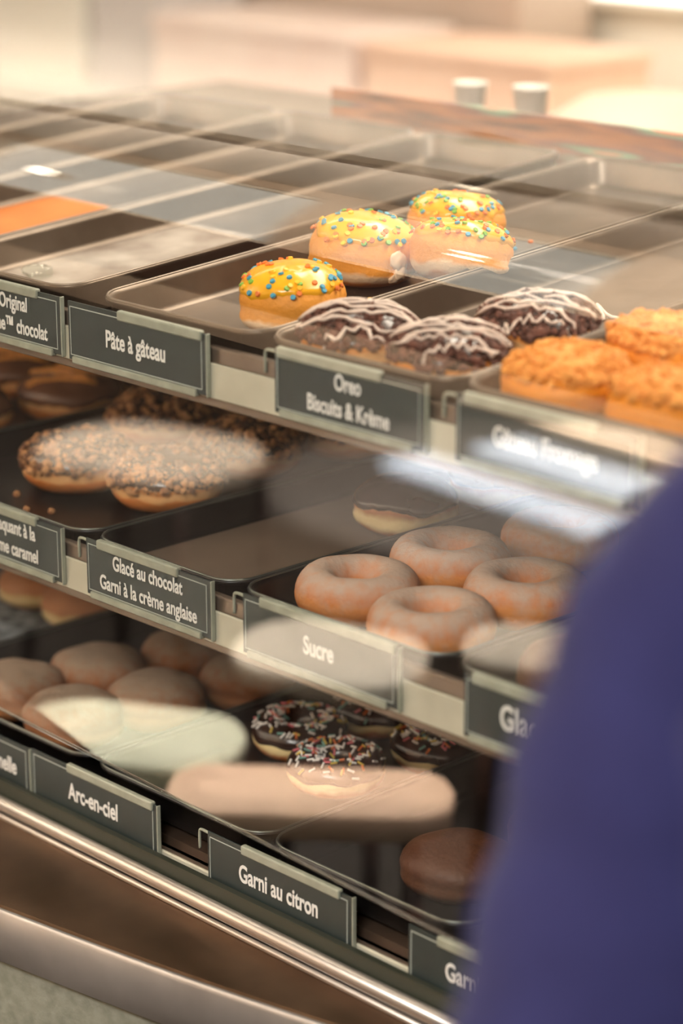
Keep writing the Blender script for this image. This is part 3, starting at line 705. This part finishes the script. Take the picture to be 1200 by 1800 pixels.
# ------------------------------------------------------------------ customer side, mirrored in the glass
def stool(x, y, ln, dp, ang, mt, lab, h=.45):  # unseen stools added so their seats mirror as pale patches
    t = empty('reflection_stool', (x, y, 0), (0, 0, ang)); bm = bmesh.new()
    ring = lambda d, zz: rrect(-ln / 2 + d, ln / 2 - d, -dp / 2 + d, dp / 2 - d, dp * .42 - d * .8, zz)
    loft(bm, [ring(.014, h - .05), ring(.002, h - .042), ring(0, h - .015), ring(.006, h - .005), ring(.024, h)])
    obj('seat', bm, mt, t)
    for sx in (-1, 1):
        for sy in (-1, 1):
            bm = bmesh.new(); tube(bm, [(sx * (ln / 2 - .05), sy * (dp / 2 - .04), h - .05), (sx * (ln / 2 - .03), sy * (dp / 2 - .02), 0)], .012, 10); obj('leg', bm, M_wood, t)
    tag(t, lab, 'stool', 'stools added for their reflections'); return t
M_s1 = mat('pale_green_seat', c8(226, 228, 204), 0.7); M_s2 = mat('peach_seat', c8(246, 208, 180), 0.7); M_s3 = mat('cream_seat', c8(234, 222, 206), 0.7)
for q in [(-.745, -.515, .28, .18, R(-38), M_s1, 'pale green stool added for its reflection, nearest the case'), (-.475, -.585, .33, .13, R(-50), M_s2, 'peach stool added for its reflection, beside the pale green one'),
          (-.845, -.90, .26, .20, R(-30), M_s3, 'cream stool added for its reflection, behind the pale green one'), (-.66, -1.17, .30, .16, R(-38), M_s3, 'cream stool added for its reflection, farther from the case'), (-1.84, -1.27, .40, .32, R(-20), M_s3, 'cream stool added for its reflection, at far left of the row')]: stool(*q)
def spot(x, y, tx, ty, power, ang):  # spotlights added to brighten stools and mats for their reflections
    t = empty('added_spotlight', (x, y, ZC)); bm = bmesh.new(); tube(bm, [(0, 0, 0), (0, 0, -.03), (0, 0, -.031), (0, 0, -.11)], .04, 20, [.05, .05, .035, .04])
    obj('housing', bm, M_frame, t)
    l = bpy.data.lights.new('bulb', 'SPOT'); l.energy = power; l.spot_size = R(ang); l.spot_blend = .3; l.shadow_soft_size = .03; l.color = (1, .93, .82)
    o = bpy.data.objects.new('bulb', l); COL.objects.link(o); o.parent = t; o.location = (0, 0, -.13)
    d = Vector((tx, ty, .4)) - Vector((x, y, ZC - .13)); o.rotation_euler = d.to_track_quat('-Z', 'Y').to_euler()
    tag(t, 'white spotlight added to brighten the reflected pieces at %s' % ('the left' if tx < -1 else 'the middle' if ty > -.8 else 'the rear'), 'spotlight', 'added spotlights')
spot(-.65, -.75, -.65, -.56, 1200, 26)
spot(-.76, -1.3, -.76, -1.04, 1500, 22)
spot(-1.75, -1.5, -1.78, -1.27, 260, 24)
# pale mats added to give bright stripes in the glass reflection
M_mat = mat('pale_blue_reflection_mat', c8(206, 220, 242), 0.8)
for (a, b, c, d, lab) in ((-2.80, -2.05, -2.71, -2.565, 'pale blue mat added for a bright reflection, nearer the display case'), (-2.78, -2.24, -3.0, -2.84, 'pale blue mat added for a bright reflection, against the front wall')):
    o = obj('reflection_mat', box(a, b, c, d, 0, .018, bev=.006), M_mat, None, False); tag(o, lab, 'mat')
spot(-2.4, -2.2, -2.45, -2.64, 9000, 30)
# pendant uplight added to brighten the ceiling and its haze in the glass
t = empty('added_pendant', (-3.0, -1.6, 2.25)); obj('housing', box(-2, 2, -.03, .03, -.03, .03, bev=.006), M_frame, t, False)
for x in (-1.8, 1.8):
    bm = bmesh.new(); tube(bm, [(x, 0, .03), (x, 0, ZC - 2.25)], .003, 6); obj('cable', bm, M_frame, t)
l = bpy.data.lights.new('uplight', 'AREA'); l.shape = 'RECTANGLE'; l.size = 3.9; l.size_y = .05; l.energy = 90; l.color = (1, .93, .82)
o = bpy.data.objects.new('uplight', l); COL.objects.link(o); o.parent = t; o.location = (0, 0, .035); o.rotation_euler = (math.pi, 0, 0)
tag(t, 'long pale pendant added as an uplight below the ceiling before the front wall', 'pendant lamp')
# wall lamps, each tube doubled to build in the glass's double reflection
M_bulb = emit('lamp_tube', (1.0, 0.9, 0.72), 40.0)
for (x, z, lab) in ((-5.25, 2.02, 'left'), (-3.15, 2.07, 'right')):
    t = empty('wall_lamp', (x, YF + .1, z)); obj('bracket', box(-.03, .03, -.1, -.02, -.05, .05, bev=.004), M_frame, t, False)
    for dz in (-.03, .03):
        bm = bmesh.new(); tube(bm, [(-.04, 0, dz), (.04, 0, dz)], .008, 12); obj('tube', bm, M_bulb, t)
    tag(t, 'wall lamp on the front wall, tube doubled for the double reflection, %s one' % lab, 'lamp', 'wall lamps with doubled tubes')

# ------------------------------------------------------------------ person in navy
P = empty('person', (1.085, -.41, 0)); P.scale = (1.04,) * 3; tag(P, 'person in a loose navy shirt standing close before the case, back half turned', 'person')
def skin(name, nodes, edges, mt, parent, sub=2):
    me = bpy.data.meshes.new(name); me.from_pydata([n[0] for n in nodes], edges, []); o = link(name, me, mt, parent, False)
    o.modifiers.new('skin', 'SKIN'); o.modifiers['skin'].use_smooth_shade = True
    sm = o.modifiers.new('sub', 'SUBSURF'); sm.levels = sub; sm.render_levels = sub
    for i, n in enumerate(nodes):
        rr = n[1] if isinstance(n[1], tuple) else (n[1], n[1]); me.skin_vertices[0].data[i].radius = rr; me.skin_vertices[0].data[i].use_root = (i == 0)
    return o
N = []; E = []
def add(p, r, par=None):
    N.append((p, r)); i = len(N) - 1
    if par is not None: E.append((par, i))
    return i
pel = add((0, 0, .78), (.12, .09)); w1 = add((0, 0, .92), (.105, .075), pel); ch = add((0, .005, 1.08), (.125, .085), w1); nk = add((0, .0, 1.245), .045, ch); nk2 = add((0, .012, 1.30), .042, nk)
hd = add((0, .022, 1.375), (.066, .08), nk2); ht = add((0, .018, 1.455), (.066, .078), hd); add((0, .012, 1.50), (.045, .05), ht)
for s in (-1, 1):
    hip = add((s * .08, 0, .72), .075, pel); kn = add((s * .085, .01, .40), .05, hip); ca = add((s * .087, -.01, .27), .046, kn); an = add((s * .088, -.01, .07), .032, ca); add((s * .09, .10, .035), .03, an)
    sh = add((s * .15, .0, 1.205), .045, ch)
    if s < 0: el, wr = (-.19, -.09, .965), (-.15, .06, .80)
    else: el, wr = (.20, -.03, .955), (.20, .03, .74)
    e1 = add(el, .035, sh); w_ = add(wr, .024, e1)
    dv = (Vector(wr) - Vector(el)).normalized(); sd = Vector((0, 1, 0)).cross(dv).normalized(); pr = dv.cross(sd)
    pm = add(tuple(Vector(wr) + dv * .045), (.03, .017), w_)
    for k, (o_, ln) in enumerate(((-.024, .062), (-.008, .070), (.008, .066), (.023, .052))):
        b0 = Vector(wr) + dv * .08 + sd * o_; f1 = add(tuple(b0), .0095, pm); f2 = add(tuple(b0 + dv * ln * .55 + pr * .006), .0085, f1); add(tuple(b0 + dv * ln * .95 + pr * .02), .007, f2)
    tb = Vector(wr) + dv * .03 + sd * -.03 * (1 if s < 0 else 1); t1 = add(tuple(tb), .011, w_); add(tuple(tb + dv * .035 - sd * .02 + pr * .01), .0085, t1)
body = skin('body', N, E, M_skin, P)
def tors(z, rx, ry, cy=0.0, n=40):
    return [(rx * math.copysign(abs(math.cos(2 * math.pi * k / n)) ** .85, math.cos(2 * math.pi * k / n)), cy + ry * math.copysign(abs(math.sin(2 * math.pi * k / n)) ** .9, math.sin(2 * math.pi * k / n)) + .006 * math.sin(7 * 2 * math.pi * k / n + z * 9), z) for k in range(n)]
shirt = None
bm = bmesh.new()
loft(bm, [tors(.66, .185, .135), tors(.78, .185, .135), tors(.92, .175, .125), tors(1.06, .18, .125), tors(1.15, .182, .118), tors(1.20, .165, .10), tors(1.235, .12, .078), tors(1.262, .075, .06), tors(1.275, .058, .055)], cap=False)
for s in (-1, 1):
    if s < 0: cl = [(-.10, 0, 1.20), (-.165, -.005, 1.195), (-.184, -.028, 1.135), (-.178, -.058, 1.06), (-.173, -.084, .99), (-.172, -.072, .935), (-.160, .0, .865)]
    else: cl = [(.10, 0, 1.19), (.15, 0, 1.19), (.178, -.01, 1.12), (.195, -.02, 1.04), (.20, -.03, .96), (.20, -.01, .90), (.20, .01, .84)]
    cc = curve(cl, 5); n_ = len(cc); tube(bm, cc, .06, 24, [.05 + .018 * math.sin(min(1, i / n_ * 1.6) * math.pi / 2) - .014 * max(0, i / n_ - .6) + .0025 * math.sin(i * 1.7) for i in range(n_)])
sh_o = obj('shirt', bm, M_navy, P)
N2 = [((0, 0, .80), (.14, .105)), ((-.085, 0, .70), .09), ((-.09, .01, .40), .064), ((-.09, -.01, .10), .058), ((.085, 0, .70), .09), ((.09, .01, .40), .064), ((.09, -.01, .10), .058)]
skin('trousers', N2, [(0, 1), (1, 2), (2, 3), (0, 4), (4, 5), (5, 6)], M_trou, P)
for s in (-1, 1):
    bm = bmesh.new(); bx(bm, s * .09 - .045, s * .09 + .045, -.07, .17, 0, .075, bev=.028); obj('shoe', bm, M_shoe, P)
bm = bmesh.new(); bmesh.ops.create_uvsphere(bm, u_segments=28, v_segments=18, radius=1)
for v in list(bm.verts):
    if v.co.y > .35 and v.co.z < .35: bm.verts.remove(v)
for v in bm.verts: v.co = Vector((v.co.x * .083, v.co.y * .10 + .004, v.co.z * .105 + 1.452 - (.02 if v.co.z < -.3 else 0)))
bmesh.ops.solidify(bm, geom=bm.faces[:], thickness=.006); obj('hair', bm, M_hair, P)
for s in (-1, 1):
    bm = bmesh.new(); bmesh.ops.create_icosphere(bm, subdivisions=2, radius=.010)
    o = obj('eye', bm, mat('eye_white', (.6, .58, .55), .3), P); o.location = (s * .03, .096, 1.415)
bm = bmesh.new(); bmesh.ops.create_cone(bm, cap_ends=True, segments=12, radius1=.016, radius2=.006, depth=.045); obj('nose', bm, M_skin, P).location = (0, .105, 1.39)
bm = bmesh.new(); bmesh.ops.create_icosphere(bm, subdivisions=2, radius=.02)
for v in bm.verts: v.co.z *= .35; v.co.y *= .5
obj('mouth', bm, mat('lips', c8(180, 100, 90), .5), P).location = (0, .098, 1.352)
